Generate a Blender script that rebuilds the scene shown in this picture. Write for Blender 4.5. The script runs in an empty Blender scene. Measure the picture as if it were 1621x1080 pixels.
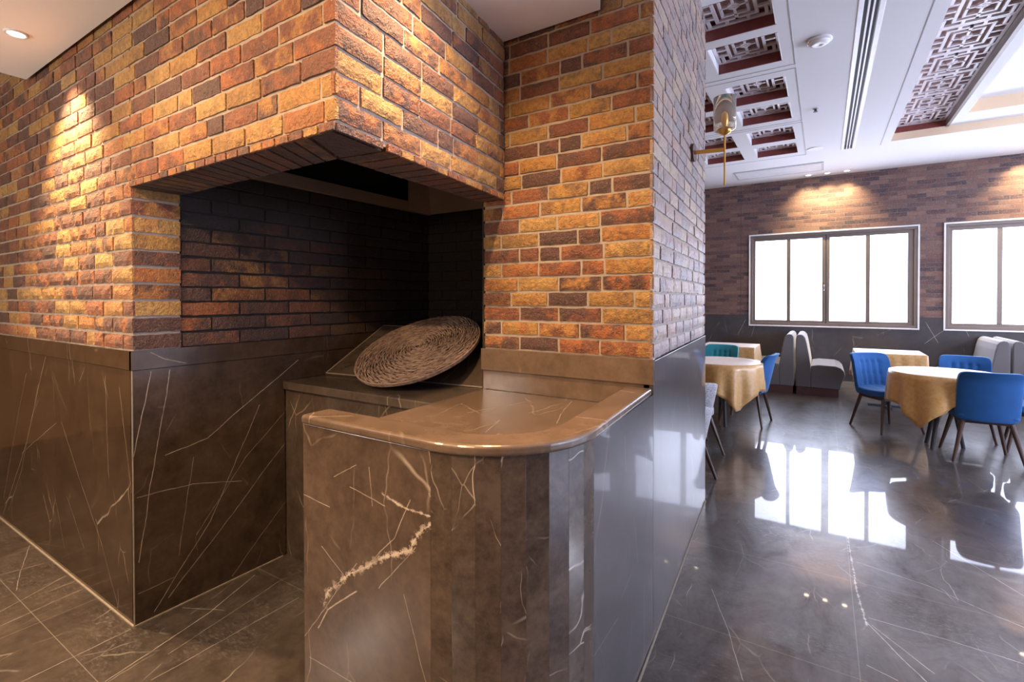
import bpy, bmesh, math, random
from mathutils import Vector, Matrix
PI = math.pi
random.seed(7)
COL = bpy.context.scene.collection
SC = bpy.context.scene

# ------------------------------------------------------------------ camera, world, exposure
def setup_camera():
    f, cx, cy = 779.76, 810.5, 481.1
    th, pit, rol = math.radians(32.27), math.radians(.635), math.radians(-.12)
    fwh = Vector((-math.sin(th), math.cos(th), 0)); rt = Vector((math.cos(th), math.sin(th), 0)); z = Vector((0, 0, 1))
    fw = fwh * math.cos(pit) - z * math.sin(pit); up = z * math.cos(pit) + fwh * math.sin(pit)
    r2 = rt * math.cos(rol) + up * math.sin(rol); u2 = up * math.cos(rol) - rt * math.sin(rol)
    cd = bpy.data.cameras.new('camera'); co = bpy.data.objects.new('camera', cd); COL.objects.link(co)
    m = Matrix(((r2.x, u2.x, -fw.x, 0), (r2.y, u2.y, -fw.y, 0), (r2.z, u2.z, -fw.z, 1.5), (0, 0, 0, 1)))
    co.matrix_world = m
    cd.sensor_width = 36; cd.lens = f / 1621 * 36
    cd.shift_x = 0; cd.shift_y = (cy - 540) / 1621
    cd.clip_start = .02; cd.clip_end = 200
    SC.camera = co
setup_camera()
w = bpy.data.worlds.new('world'); SC.world = w; w.use_nodes = True
w.node_tree.nodes['Background'].inputs[0].default_value = (.80, .88, 1, 1)
w.node_tree.nodes['Background'].inputs[1].default_value = 1.0
SC.view_settings.view_transform = 'Standard'; SC.view_settings.look = 'None'
SC.view_settings.gamma = 1; SC.view_settings.use_curve_mapping = False
SC.view_settings.exposure = 0.5

WARM = (1, .64, .33)
NEUT = (.80, .86, 1)
def spot(name, loc, target, energy, color, angle, blend=.8, radius=.04):
    d = bpy.data.lights.new(name, 'SPOT'); d.energy = energy; d.color = color
    d.spot_size = math.radians(angle); d.spot_blend = blend; d.shadow_soft_size = radius
    o = bpy.data.objects.new(name, d); COL.objects.link(o); o.location = loc
    o.rotation_euler = (Vector(target) - Vector(loc)).to_track_quat('-Z', 'Y').to_euler()
    return o
WINDOW_GLOW = 7.0
SIDE_FILL_GLOW = 12.5
# warm downlights in the low ceiling of the grill side; (x, y, target, watts, cone)
LOW_LIGHTS = [
    ((-3.36, .76), (-3.26, .99, 0), 260, 92),
    ((-1.02, 1.26), (-1.10, 1.75, .6), 92, 125),
    ((-1.05, .40), (-1.05, .9, 0), 38, 120),  # from here on: unseen fill lamps added to brighten the grill side
    ((-2.20, .40), (-2.30, .8, .8), 40, 120),
    ((-3.36, -.60), (-3.3, -.4, 0), 48, 120),
    ((-2.20, -.60), (-2.1, 1.3, .6), 110, 120),
    ((-1.05, -.60), (-1.5, 1.3, .6), 110, 120),
]
# warm wall washers along the window wall of the dining room
WASH_LIGHTS = [-.22, .05, .32, 2.42, 2.69, 2.96]
# added fill lamps, unseen globes behind the camera and to its right: (x, y, z, watts, colour)
FILL_GLOBES = [(-3.7, -1.2, 2.05, 85, (1, .86, .72)), (-1.3, -2.6, 2.15, 48, (1, .84, .70)), (3.9, 4.4, 2.3, 170, (.78, .82, 1)), (3.9, 7.4, 2.3, 80, (.78, .82, 1))]
# unseen fill downlights added to brighten the dining room (x, y)
ROOM_LIGHTS = [(-.05, -1.2), (-.05, 1.0), (2.6, -1.2), (2.6, 1.0), (2.6, 3.4), (2.6, 5.8), (4.4, 1.0), (4.4, 3.4), (4.4, 5.8)]

# ------------------------------------------------------------------ node helpers
class NT:
    def __init__(s, name):
        s.m = bpy.data.materials.new(name); s.m.use_nodes = True; s.t = s.m.node_tree
        s.b = s.t.nodes['Principled BSDF']
    def n(s, ty, **kw):
        x = s.t.nodes.new(ty)
        for k, v in kw.items():
            if k.startswith('i_'):
                key = k[2:]; key = int(key) if key.isdigit() else key.replace('_', ' ')
                s.put(x.inputs[key], v)
            else: setattr(x, k, v)
        return x
    def put(s, inp, v):
        if isinstance(v, bpy.types.NodeSocket): s.t.links.new(v, inp)
        elif isinstance(v, (tuple, list)) and len(v) == 3 and inp.type == 'RGBA': inp.default_value = (*v, 1)
        else: inp.default_value = v
    def math(s, op, a, b=None, c=None, clamp=False):
        x = s.t.nodes.new('ShaderNodeMath'); x.operation = op; x.use_clamp = clamp
        s.put(x.inputs[0], a)
        if b is not None: s.put(x.inputs[1], b)
        if c is not None: s.put(x.inputs[2], c)
        return x.outputs[0]
    def vmath(s, op, a, b=None, sc=None):
        x = s.t.nodes.new('ShaderNodeVectorMath'); x.operation = op
        s.put(x.inputs[0], a)
        if b is not None: s.put(x.inputs[1], b)
        if sc is not None: s.put(x.inputs['Scale'], sc)
        return x.outputs[0]
    def noise(s, vec, scale, detail=3, rough=.5, out=0, dist=0):
        x = s.n('ShaderNodeTexNoise'); s.put(x.inputs['Vector'], vec)
        x.inputs['Scale'].default_value = scale; x.inputs['Detail'].default_value = detail
        x.inputs['Roughness'].default_value = rough; x.inputs['Distortion'].default_value = dist
        return x.outputs[out]
    def mix(s, fac, a, b, mode='MIX'):
        x = s.t.nodes.new('ShaderNodeMix'); x.data_type = 'RGBA'; x.blend_type = mode
        s.put(x.inputs[0], fac); s.put(x.inputs[6], a); s.put(x.inputs[7], b)
        return x.outputs[2]
    def ramp(s, fac, pts, interp='LINEAR'):
        x = s.t.nodes.new('ShaderNodeValToRGB'); s.put(x.inputs[0], fac)
        e = x.color_ramp; e.interpolation = interp
        while len(e.elements) < len(pts): e.elements.new(.5)
        for el, (p, c) in zip(e.elements, pts):
            el.position = p; el.color = (c, c, c, 1) if isinstance(c, (int, float)) else (*c, 1)
        return x.outputs[0]
    def map(s, v, a, b, c=0., d=1.):
        x = s.t.nodes.new('ShaderNodeMapRange'); s.put(x.inputs[0], v)
        for i, q in enumerate((a, b, c, d)): s.put(x.inputs[i + 1], q)
        return x.outputs[0]
    def pos(s): return s.n('ShaderNodeNewGeometry').outputs['Position']
    def obj(s): return s.n('ShaderNodeTexCoord').outputs['Object']
    def bump(s, h, strength=.3, dist=.01):
        x = s.n('ShaderNodeBump'); x.inputs['Strength'].default_value = strength; x.inputs['Distance'].default_value = dist
        s.put(x.inputs['Height'], h); s.put(s.b.inputs['Normal'], x.outputs[0]); return x
    def set(s, **kw):
        for k, v in kw.items(): s.put(s.b.inputs[k.replace('_', ' ')], v)

def plain(name, col, rough=.5, metal=0., var=.12, scale=8, bump=0., bscale=200, spec=.5, **kw):
    t = NT(name); p = t.obj()
    n = t.noise(p, scale, 4)
    dark = tuple(c * (1 - var) for c in col); lite = tuple(min(1, c * (1 + var)) for c in col)
    t.set(Base_Color=t.mix(n, dark, lite), Roughness=rough, Metallic=metal, Specular_IOR_Level=spec, **kw)
    if bump: t.bump(t.noise(p, bscale, 3), bump, .004)
    return t.m

def brick_material(name, soot=0., glare=False):
    t = NT(name)
    a = t.n('ShaderNodeAttribute', attribute_name='tone')
    sp = t.n('ShaderNodeSeparateColor'); t.put(sp.inputs[0], a.outputs['Color'])
    r, g, b = sp.outputs
    p = t.pos()
    off = t.n('ShaderNodeCombineXYZ'); t.put(off.inputs[0], t.math('MULTIPLY', g, 37.)); t.put(off.inputs[1], t.math('MULTIPLY', b, 23.)); 
    pv = t.vmath('ADD', p, off.outputs[0])
    base = t.ramp(r, [(0, (.10, .036, .030)), (.20, (.20, .060, .028)), (.44, (.29, .088, .030)), (.60, (.38, .145, .035)), (.70, (.45, .235, .055)), (.86, (.50, .29, .085))], 'CONSTANT')
    blot = t.ramp(b, [(0, (.075, .032, .028)), (.35, (.42, .125, .028)), (.60, (.15, .048, .025)), (.80, (.48, .22, .05))], 'CONSTANT')
    n1 = t.noise(pv, 11, 3, .6)
    m1 = t.map(n1, .45, .58)
    lim = t.map(r, .70, .74, .9, .38)
    col = t.mix(t.math('MULTIPLY', m1, lim), base, blot)
    n2 = t.noise(pv, 55, 4, .7)
    col = t.mix(t.map(n2, .38, .68, 0, .62), col, (.06, .03, .022))
    col = t.mix(t.map(t.noise(pv, 130, 2), .55, .8, 0, .3), col, (.58, .42, .27))
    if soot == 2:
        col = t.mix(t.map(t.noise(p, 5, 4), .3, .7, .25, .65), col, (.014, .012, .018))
    elif soot:
        sx = t.n('ShaderNodeSeparateXYZ'); t.put(sx.inputs[0], p)
        # smoke stain: thickest in the upper back of the firebox
        s1 = t.map(t.math('ADD', sx.outputs[1], t.math('MULTIPLY', t.noise(p, 2.5, 4), .5)), 1.55, 2.75)
        s2 = t.map(t.math('ADD', sx.outputs[2], t.math('MULTIPLY', t.noise(p, 3.5, 4), .35)), 1.75, 2.1)
        s = t.math('MAXIMUM', s1, s2)
        s = t.math('MULTIPLY_ADD', s, .95 - .25, .25, clamp=True)
        col = t.mix(s, col, (.012, .011, .013))
    if glare:  # window glare on the pier's side, mixed into the brick colour as pale grey
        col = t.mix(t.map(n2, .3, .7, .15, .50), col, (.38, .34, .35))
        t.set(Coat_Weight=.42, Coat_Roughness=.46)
    t.set(Base_Color=col, Roughness=.62, Specular_IOR_Level=.6, Sheen_Weight=.5 if glare else .1)
    h = t.math('ADD', t.noise(pv, 45, 4, .65), t.math('MULTIPLY', t.noise(pv, 160, 3), .5))
    t.bump(h, 1., .013)
    return t.m

def vein_mask(t, u, v, veins, unit=.0022):
    """soft lines along the given polylines in the (u, v) plane"""
    c = t.n('ShaderNodeCombineXYZ'); t.put(c.inputs[0], u); t.put(c.inputs[1], v)
    base = c.outputs[0]
    n = t.noise(base, 4.5, 5, .6, out=1)
    d = t.vmath('SUBTRACT', n, (.5, .5, .5))
    d = t.vmath('MULTIPLY', d, (.022, .022, 0))
    q = t.vmath('ADD', base, d)
    total = None
    n2 = t.noise(base, 38, 5, .75)
    for wdt, pts in veins:
        for (x0, y0), (x1, y1) in zip(pts[:-1], pts[1:]):
            L = math.hypot(x1 - x0, y1 - y0)
            mp = t.n('ShaderNodeMapping', vector_type='TEXTURE')
            t.put(mp.inputs[0], q)
            mp.inputs['Location'].default_value = (x0, y0, 0)
            mp.inputs['Rotation'].default_value = (0, 0, math.atan2(y1 - y0, x1 - x0))
            s = t.n('ShaderNodeSeparateXYZ'); t.put(s.inputs[0], mp.outputs[0])
            x, y = s.outputs[0], s.outputs[1]
            ex = t.math('SUBTRACT', t.math('ABSOLUTE', t.math('SUBTRACT', x, L / 2)), L / 2)
            ex = t.math('MAXIMUM', ex, 0.)
            dd = t.math('ADD', t.math('ABSOLUTE', y), ex)
            if wdt >= 3:
                w_ = t.math('MULTIPLY', t.map(n2, .44, .60, .05, 1.), unit * wdt)
                k = t.math('SUBTRACT', 1., t.math('DIVIDE', dd, w_), clamp=True)
                k = t.math('MULTIPLY', k, 1.3)
            else:
                k = t.math('SUBTRACT', 1., t.math('DIVIDE', dd, unit * (0.6 + .4 * wdt)), clamp=True)
                k = t.math('MULTIPLY', k, min(1., .35 + .5 * wdt))
            total = k if total is None else t.math('MAXIMUM', total, k)
    return t.math('MULTIPLY', total, t.map(t.noise(base, 18, 3, .6), .3, .6, .35, 1.), clamp=True)

def marble(name, base=(.034, .022, .015), lite=(.082, .055, .038), axes=(0, 2), veins=(), rough=.16, veincol=(.62, .52, .42), rv=.5, seams=None, scale=1., tone=False, coat=0., mottle=0., rvar=.3):
    t = NT(name); p = t.pos()
    if tone:
        a = t.n('ShaderNodeAttribute', attribute_name='tone')
        p = t.vmath('ADD', p, t.vmath('MULTIPLY', a.outputs['Color'], (13., 7., 5.)))
    n1 = t.noise(p, 2.2 * scale, 5, .62, dist=.6)
    n2 = t.noise(p, 16 * scale, 5, .7)
    f = t.math('ADD', t.math('MULTIPLY', n1, .6), t.math('MULTIPLY', n2, .4))
    col = t.mix(t.map(f, .38, .62), base, lite)
    # fine wandering hairlines
    wv = t.vmath('ADD', p, t.vmath('MULTIPLY', t.vmath('SUBTRACT', t.noise(p, 3, 3, .5, out=1), (.5, .5, .5)), (.16, .16, .16)))
    sw = t.n('ShaderNodeSeparateXYZ'); t.put(sw.inputs[0], wv); cw_ = t.n('ShaderNodeCombineXYZ'); t.put(cw_.inputs[0], sw.outputs[axes[0]]); t.put(cw_.inputs[1], sw.outputs[axes[1]]); wv2 = cw_.outputs[0]
    for sc_, rot, st in ((1.7, .5, .55), (3.6, -.7, .35)):
        mp = t.n('ShaderNodeMapping'); t.put(mp.inputs[0], wv2); mp.inputs['Rotation'].default_value = (0, 0, rot * 1.3); mp.inputs['Scale'].default_value = (1, .42, 1)
        vo = t.n('ShaderNodeTexVoronoi', feature='DISTANCE_TO_EDGE', voronoi_dimensions='2D'); t.put(vo.inputs['Vector'], mp.outputs[0]); vo.inputs['Scale'].default_value = sc_ * scale
        e = t.map(vo.outputs[0], 0., .006 * sc_ / 1.7, 1., 0.)
        e = t.math('MULTIPLY', e, t.map(t.noise(p, 4.3, 3), .50, .66))
        col = t.mix(t.math('MULTIPLY', e, st * rv * 2, clamp=True), col, veincol)
    s = t.n('ShaderNodeSeparateXYZ'); t.put(s.inputs[0], p if not tone else t.pos())
    if mottle:
        k = t.map(t.noise(t.vmath('MULTIPLY', p, (1, 2.6, 1)), 34, 4, .7, dist=.5), .50, .75, 0, 1)
        k = t.math('MULTIPLY', k, t.map(t.noise(p, 1.9, 4), .46, .66))
        col = t.mix(t.math('MULTIPLY', k, mottle), col, (.42, .42, .45))
    if veins:
        col = t.mix(vein_mask(t, s.outputs[axes[0]], s.outputs[axes[1]], veins), col, veincol)
    if seams:
        (ox, px), (oy, py) = seams
        def line(c, o, pch):
            m = t.math('PINGPONG', t.math('SUBTRACT', c, o), pch / 2)
            return t.map(m, .0008, .0022, 1, 0)
        col = t.mix(t.math('MULTIPLY', t.math('MAXIMUM', line(s.outputs[0], ox, px), line(s.outputs[1], oy, py)), .45), col, (.33, .29, .25))
    t.set(Base_Color=col, Roughness=rough, Specular_IOR_Level=.6)
    if mottle:   # cloudy wear of the polish
        wn = t.noise(t.vmath('MULTIPLY', p, (1.6, .8, 1)), 2.6, 7, .72, dist=.8)
        t.set(Specular_IOR_Level=t.math('MULTIPLY_ADD', wn, 2.6, -.7, clamp=True))
    if coat: t.set(Coat_Weight=coat, Coat_Roughness=.03)
    return t.m

V_LEFT = [ (1, [(-3.818, 1.172), (-4.193, 0.602), (-4.701, 0.045)]), (0.8, [(-4.175, 1.042), (-4.443, 0.609), (-4.697, 0.141)]), (0.6, [(-3.948, 0.997), (-4.306, 0.406), (-4.58, 0.096)]), (0.8, [(-3.574, 0.816), (-3.299, 0.538), (-3.03, 0.276)]), (0.6, [(-2.963, 1.121), (-2.95, 0.83), (-2.935, 0.627)]), (0.7, [(-2.801, 1.085), (-2.679, 0.612)]), (0.5, [(-3.727, 0.433), (-3.543, 0.119)]), (0.5, [(-3.03, 0.276), (-2.848, 0.037)]), (0.5, [(-3.506, 0.419), (-3.261, 0.195)]), (0.5, [(-3.657, 0.805), (-4.301, 0.518)]) ]
V_RIGHT = [ (1.2, [(1.044, 1.161), (0.971, 0.777)]), (1, [(1.125, 1.159), (1.039, 0.626), (0.987, 0.286)]), (1.2, [(1.099, 0.75), (1.29, 0.788), (1.81, 1.137)]), (1, [(1.569, 0.907), (1.303, 0.359), (1.048, 0.025)]), (1, [(1.749, 0.687), (1.429, 0.368), (1.108, 0.061)]), (0.9, [(0.983, 0.588), (1.222, 0.576), (1.467, 0.516)]), (0.6, [(1.724, 0.321), (1.407, 0.018)]), (0.5, [(1.223, 0.708), (1.155, 0.244)]), (0.6, [(1.739, 0.855), (1.488, 0.635), (1.236, 0.314)]), (0.6, [(1.139, 0.148), (0.986, 0.14)]), (0.9, [(1.045, 1.251), (1.103, 1.212), (1.195, 1.185)]) ]
V_FRONT = [ (1, [(-1.5, 0.839), (-1.351, 0.824)]), (1, [(-1.251, 0.912), (-1.097, 0.886)]), (4, [(-1.11, 0.921), (-1.02, 0.899), (-0.912, 0.897), (-0.855, 0.932)]), (9, [(-0.861, 0.926), (-0.9, 0.886), (-0.959, 0.845), (-0.983, 0.803)]), (10, [(-0.983, 0.79), (-1.111, 0.726), (-1.253, 0.637)]), (10, [(-1.253, 0.637), (-1.361, 0.547), (-1.386, 0.487)]), (2, [(-1.224, 0.591), (-1.362, 0.485), (-1.411, 0.405)]), (1, [(-0.995, 0.927), (-1.058, 0.802), (-1.195, 0.669)]), (0.8, [(-0.923, 0.96), (-0.877, 0.901)]), (0.8, [(-1.392, 0.684), (-1.283, 0.623)]), (0.8, [(-1.125, 0.632), (-0.971, 0.797)]), (0.7, [(-1.497, 0.331), (-1.223, 0.68)]), (0.6, [(-1.326, 0.927), (-1.221, 0.986)]), (0.7, [(-1.021, 0.646), (-0.937, 0.423)]), (0.7, [(-1.463, 0.289), (-1.241, 0.296)]), (0.7, [(-1.164, 0.987), (-1.151, 0.874)]), (0.6, [(-0.922, 1.075), (-0.9, 0.965)]) ]
V_SIDE = [ (1, [(1.984, 0.327), (1.985, 0.013)]), (0.8, [(2.096, 0.338), (2.127, 0.018)]), (0.8, [(3.2, 0.9), (3.28, 0.155)]), (0.7, [(2.975, 0.358), (3.092, 0.047)]), (0.6, [(1.363, 0.419), (1.625, 0.392)]), (0.7, [(1.834, 0.66), (1.882, 0.467)]), (0.6, [(1.789, 0.464), (1.664, 0.437)]), (0.6, [(1.703, 1.007), (1.724, 0.864)]) ]
V_FLOOR_A = [ (1, [(-3.781, 0.763), (-3.736, 0.938)]), (1, [(-3.191, 0.642), (-3.234, 0.953)]), (1, [(-2.651, 0.589), (-2.655, 0.949)]), (1.2, [(-2.371, 0.765), (-2.476, 1.209), (-2.605, 1.5)]), (0.8, [(-2.23, 0.865), (-2.219, 1.501)]), (0.8, [(-3.334, 0.671), (-3.472, 0.957)]), (0.7, [(-4.085, 0.955), (-3.506, 0.764)]), (0.7, [(-2.626, 1.153), (-2.433, 1.252)]), (0.6, [(-2.333, 0.969), (-2.437, 1.546)]) ]
V_FLOOR_B = [ (5, [(0.124, 4.29), (0.153, 3.077), (0.174, 2.758)]), (2.4, [(0.176, 2.779), (0.273, 2.602), (0.349, 2.473)]), (1.4, [(0.193, 2.77), (0.381, 2.544)]), (1, [(-0.48, 2.681), (-0.355, 2.387), (-0.259, 2.099)]), (1.5, [(0.168, 3.389), (0.473, 3.303), (0.691, 3.163), (0.778, 3.117)]), (1.5, [(0.188, 2.827), (0.463, 2.826), (0.702, 2.807)]), (1.5, [(0.156, 2.457), (0.254, 2.421)]), (1.5, [(0.574, 3.939), (0.859, 3.447)]), (1, [(0.796, 4.811), (1.141, 4.691)]), (1, [(0.649, 3.848), (0.908, 3.764)]) ]
V_HEARTH = [ (1, [(-0.989, 2.085), (-0.913, 1.83), (-0.864, 1.686)]), (0.6, [(-1.262, 1.646), (-1.164, 1.957)]), (0.5, [(-1.02, 1.437), (-1.076, 1.61)]) ]

M = {}
M['brick'] = brick_material('rustic_brick')
M['brick_soot'] = brick_material('sooty_brick', 1)
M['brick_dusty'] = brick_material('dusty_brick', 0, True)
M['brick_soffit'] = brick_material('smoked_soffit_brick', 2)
M['mortar'] = plain('mortar', (.36, .30, .25), .9, var=.25, scale=30, bump=.5, bscale=120)
M['mortar_soot'] = plain('sooty_mortar', (.022, .018, .017), .9, var=.4, scale=6, bump=.4, bscale=90)
M['soot'] = plain('soot_black', (.012, .011, .012), .85, var=.3)
M['marble_left'] = marble('marble_left_panel', (.026, .016, .010), (.060, .038, .024), rough=.11, veins=V_LEFT, axes=(0, 2))
M['marble_right'] = marble('marble_return_panel', veins=V_RIGHT, axes=(1, 2), rv=.2)
M['marble_front'] = marble('marble_counter_front', (.062, .040, .028), (.135, .092, .066), veins=V_FRONT, axes=(0, 2), rough=.24)
M['marble_side'] = marble('marble_counter_side', veins=V_SIDE, axes=(1, 2), rough=.28, base=(.052, .046, .048), lite=(.085, .077, .08), coat=.6, rv=.3, scale=.5, rvar=.05)
M['marble_strip'] = marble('marble_strips', (.045, .031, .023), (.12, .086, .064), rough=.17, tone=True, rv=1.1, scale=2.2)
M['marble_top'] = marble('marble_worktop', (.100, .066, .044), (.18, .122, .085), veins=V_HEARTH, axes=(0, 1), rough=.22, rv=.4)
M['marble_dark'] = marble('marble_hearth', (.042, .031, .025), (.09, .068, .054), rough=.22, rv=.45)
M['marble_slab'] = marble('marble_hearth_slab', (.050, .037, .030), (.10, .076, .06), rough=.25, rv=.35, axes=(0, 1))
M['marble_floor'] = marble('marble_floor', (.036, .028, .024), (.088, .070, .059), veins=V_FLOOR_A + V_FLOOR_B, axes=(0, 1), rough=.30, coat=.55, rv=.45, seams=((.13, 1.6), (.75, .8)), veincol=(.55, .52, .48), mottle=.32, rvar=.1)
M['wainscot_far'] = marble('marble_far_wainscot', (.055, .052, .056), (.075, .071, .075), rough=.25, rv=.25, scale=.5, axes=(0, 2), veins=[(2.5, [(1.35, 1.12), (1.50, .80)]), (2.5, [(1.66, 1.08), (1.34, .78)]), (1.5, [(1.80, 1.08), (1.86, .9)]), (2, [(-1.2, 1.1), (-1.33, .82)]), (1.5, [(-1.05, 1.0), (-1.1, .8)])], )
M['ceiling'] = plain('ceiling_plaster', (.72, .72, .74), .75, var=.02, scale=1.5)
M['ceiling_low'] = plain('low_ceiling_paint', (.84, .85, .88), .75, var=.02, scale=1.5)
M['cream'] = plain('coffer_cream_paint', (.80, .62, .44), .7, var=.03)  # warm light on the coffer's step faces, put into their colour
M['maroon'] = plain('maroon_wood', (.19, .042, .035), .45, var=.3, scale=20)
M['lattice'] = plain('carved_lattice_wood', (.62, .56, .59), .32, var=.15, scale=12)  # daylight reflected off the red-brown bars, put into a paler wood colour
M['lattice_back'] = plain('lattice_backing', (.50, .33, .28), .6, var=.15)
M['groove'] = plain('shadow_gap_grey', (.45, .45, .47), .8)
M['white_metal'] = plain('white_metal', (.78, .78, .80), .35)
M['dark_slot'] = plain('dark_slot', (.03, .03, .035), .6)
M['steel'] = plain('stainless_steel', (.62, .56, .52), .42, metal=.6, var=.25, scale=4)
M['frame'] = plain('window_frame_bronze', (.19, .155, .135), .4, metal=.2, var=.1)
M['reveal'] = plain('window_reveal_white', (.75, .75, .78), .5)
M['gold'] = plain('brass', (.75, .42, .10), .28, metal=1., var=.1)
M['chrome'] = plain('chrome', (.6, .6, .6), .2, metal=1.)
M['blue'] = plain('blue_velvet', (.006, .080, .27), .8, var=.18, scale=14, bump=.15, Sheen_Weight=.35, Sheen_Roughness=.35, Sheen_Tint=(.5, .8, 1, 1))
M['teal'] = plain('teal_velvet', (.01, .20, .25), .8, var=.18, scale=14, bump=.15, Sheen_Weight=.4, Sheen_Tint=(.5, 1, 1, 1))
M['grey_fabric'] = plain('grey_upholstery', (.13, .118, .12), .85, var=.12, scale=60, bump=.2, bscale=400, Sheen_Weight=.6, Sheen_Roughness=.4)
M['walnut'] = plain('dark_walnut', (.060, .030, .022), .4, var=.3, scale=20)
M['plinth'] = plain('plinth_wood', (.085, .035, .03), .45, var=.3, scale=10)
M['plaster'] = plain('warm_plaster', (.42, .22, .09), .85, var=.08)
M['grout'] = plain('pale_grout', (.26, .22, .18), .8, var=.3, scale=40)

def glow_material(name, col, strength):
    t = NT(name); t.set(Base_Color=(.8, .8, .8), Roughness=.3, Emission_Color=col, Emission_Strength=strength); return t.m
M['pane'] = glow_material('frosted_pane_daylight', (.69, .76, 1.0), WINDOW_GLOW)
M['pane_side'] = glow_material('frosted_side_pane_daylight', (.62, .71, 1.0), SIDE_FILL_GLOW)  # glow of the added side windows, cool fill light
M['lamp_warm'] = glow_material('lamp_lens', (1, .80, .55), 25)
M['globe_warm'] = glow_material('globe_glass_warm', (1, .82, .62), 7)
M['globe_cool'] = glow_material('globe_glass_white', (.85, .9, 1), 8)
M['lamp_cool'] = glow_material('lamp_lens_white', (1, .95, .9), 22)

def speckle_fabric():
    t = NT('speckled_grey_fabric'); p = t.obj()
    k = t.map(t.noise(p, 140, 3, .7), .45, .6)
    t.set(Base_Color=t.mix(k, (.16, .15, .16), (.52, .51, .54)), Roughness=.9, Sheen_Weight=.4); t.bump(t.noise(p, 160, 3), .3, .003)
    return t.m
M['speckle'] = speckle_fabric()
def cloth_mat():
    t = NT('gold_damask_cloth'); p = t.obj()
    q = t.vmath('ADD', p, t.vmath('MULTIPLY', t.noise(p, 9, 2, out=1), (.05, .05, .05)))
    w1 = t.n('ShaderNodeTexVoronoi'); t.put(w1.inputs['Vector'], q); w1.inputs['Scale'].default_value = 34
    k = t.math('MULTIPLY', t.math('ADD', t.map(w1.outputs[0], .2, .5), t.map(t.noise(q, 26, 3), .42, .58)), .5)
    t.set(Base_Color=t.mix(k, (.52, .255, .06), (.60, .35, .12)), Roughness=.45, Sheen_Weight=.4, Sheen_Roughness=.35, Specular_IOR_Level=.8, Coat_Weight=.4, Coat_Roughness=.28)
    t.bump(k, .15, .002)
    return t.m
M['cloth'] = cloth_mat()
def wicker_mat():
    t = NT('wicker_twigs'); p = t.obj()
    a = t.n('ShaderNodeAttribute', attribute_name='tone')
    k = t.noise(p, 45, 4, .7)
    c = t.mix(t.map(k, .35, .65), (.085, .052, .040), (.30, .20, .155))
    c = t.mix(t.math('MULTIPLY', a.outputs['Fac'], .7), c, (.36, .26, .20))
    t.set(Base_Color=c, Roughness=.7); t.bump(t.noise(p, 300, 3), .4, .002)
    return t.m
M['wicker'] = wicker_mat()
M['wicker_core'] = plain('wicker_core', (.03, .018, .012), .9)
def wall_brick_far():
    t = NT('far_wall_brick'); p = t.pos()
    s = t.n('ShaderNodeSeparateXYZ'); t.put(s.inputs[0], p)
    c = t.n('ShaderNodeCombineXYZ'); t.put(c.inputs[0], t.math('ADD', s.outputs[0], s.outputs[1])); t.put(c.inputs[1], s.outputs[2])
    v = t.vmath('ADD', c.outputs[0], t.vmath('MULTIPLY', t.vmath('SUBTRACT', t.noise(p, 9, 2, out=1), (.5, .5, .5)), (.012, .012, 0)))
    b = t.n('ShaderNodeTexBrick', offset=.5); t.put(b.inputs['Vector'], v)
    for k_, q in (('Scale', 1.), ('Mortar Size', .006), ('Mortar Smooth', .3), ('Bias', -.15), ('Brick Width', .235), ('Row Height', .068)): b.inputs[k_].default_value = q
    b.inputs['Color1'].default_value = (.050, .034, .046, 1); b.inputs['Color2'].default_value = (.25, .145, .11, 1); b.inputs['Mortar'].default_value = (.12, .095, .09, 1)
    n = t.noise(t.vmath('MULTIPLY', p, (1, 1, 3)), 6, 4, .6)
    col = t.mix(t.map(n, .42, .62, 0, .6), b.outputs['Color'], (.16, .075, .06))
    col = t.mix(t.map(t.noise(p, 60, 3), .5, .75, 0, .3), col, (.40, .26, .18))
    t.set(Base_Color=col, Roughness=.7)
    t.bump(t.math('ADD', t.math('MULTIPLY', b.outputs['Fac'], -.8), t.math('MULTIPLY', t.noise(p, 60, 3), .4)), .5, .01)
    return t.m
M['brick_far'] = wall_brick_far()
def glass_mat():
    t = NT('clear_glass'); t.set(Base_Color=(1, .95, .85), Roughness=.05, Transmission_Weight=.9, IOR=1.2)
    return t.m
M['glass'] = glass_mat()

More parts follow.
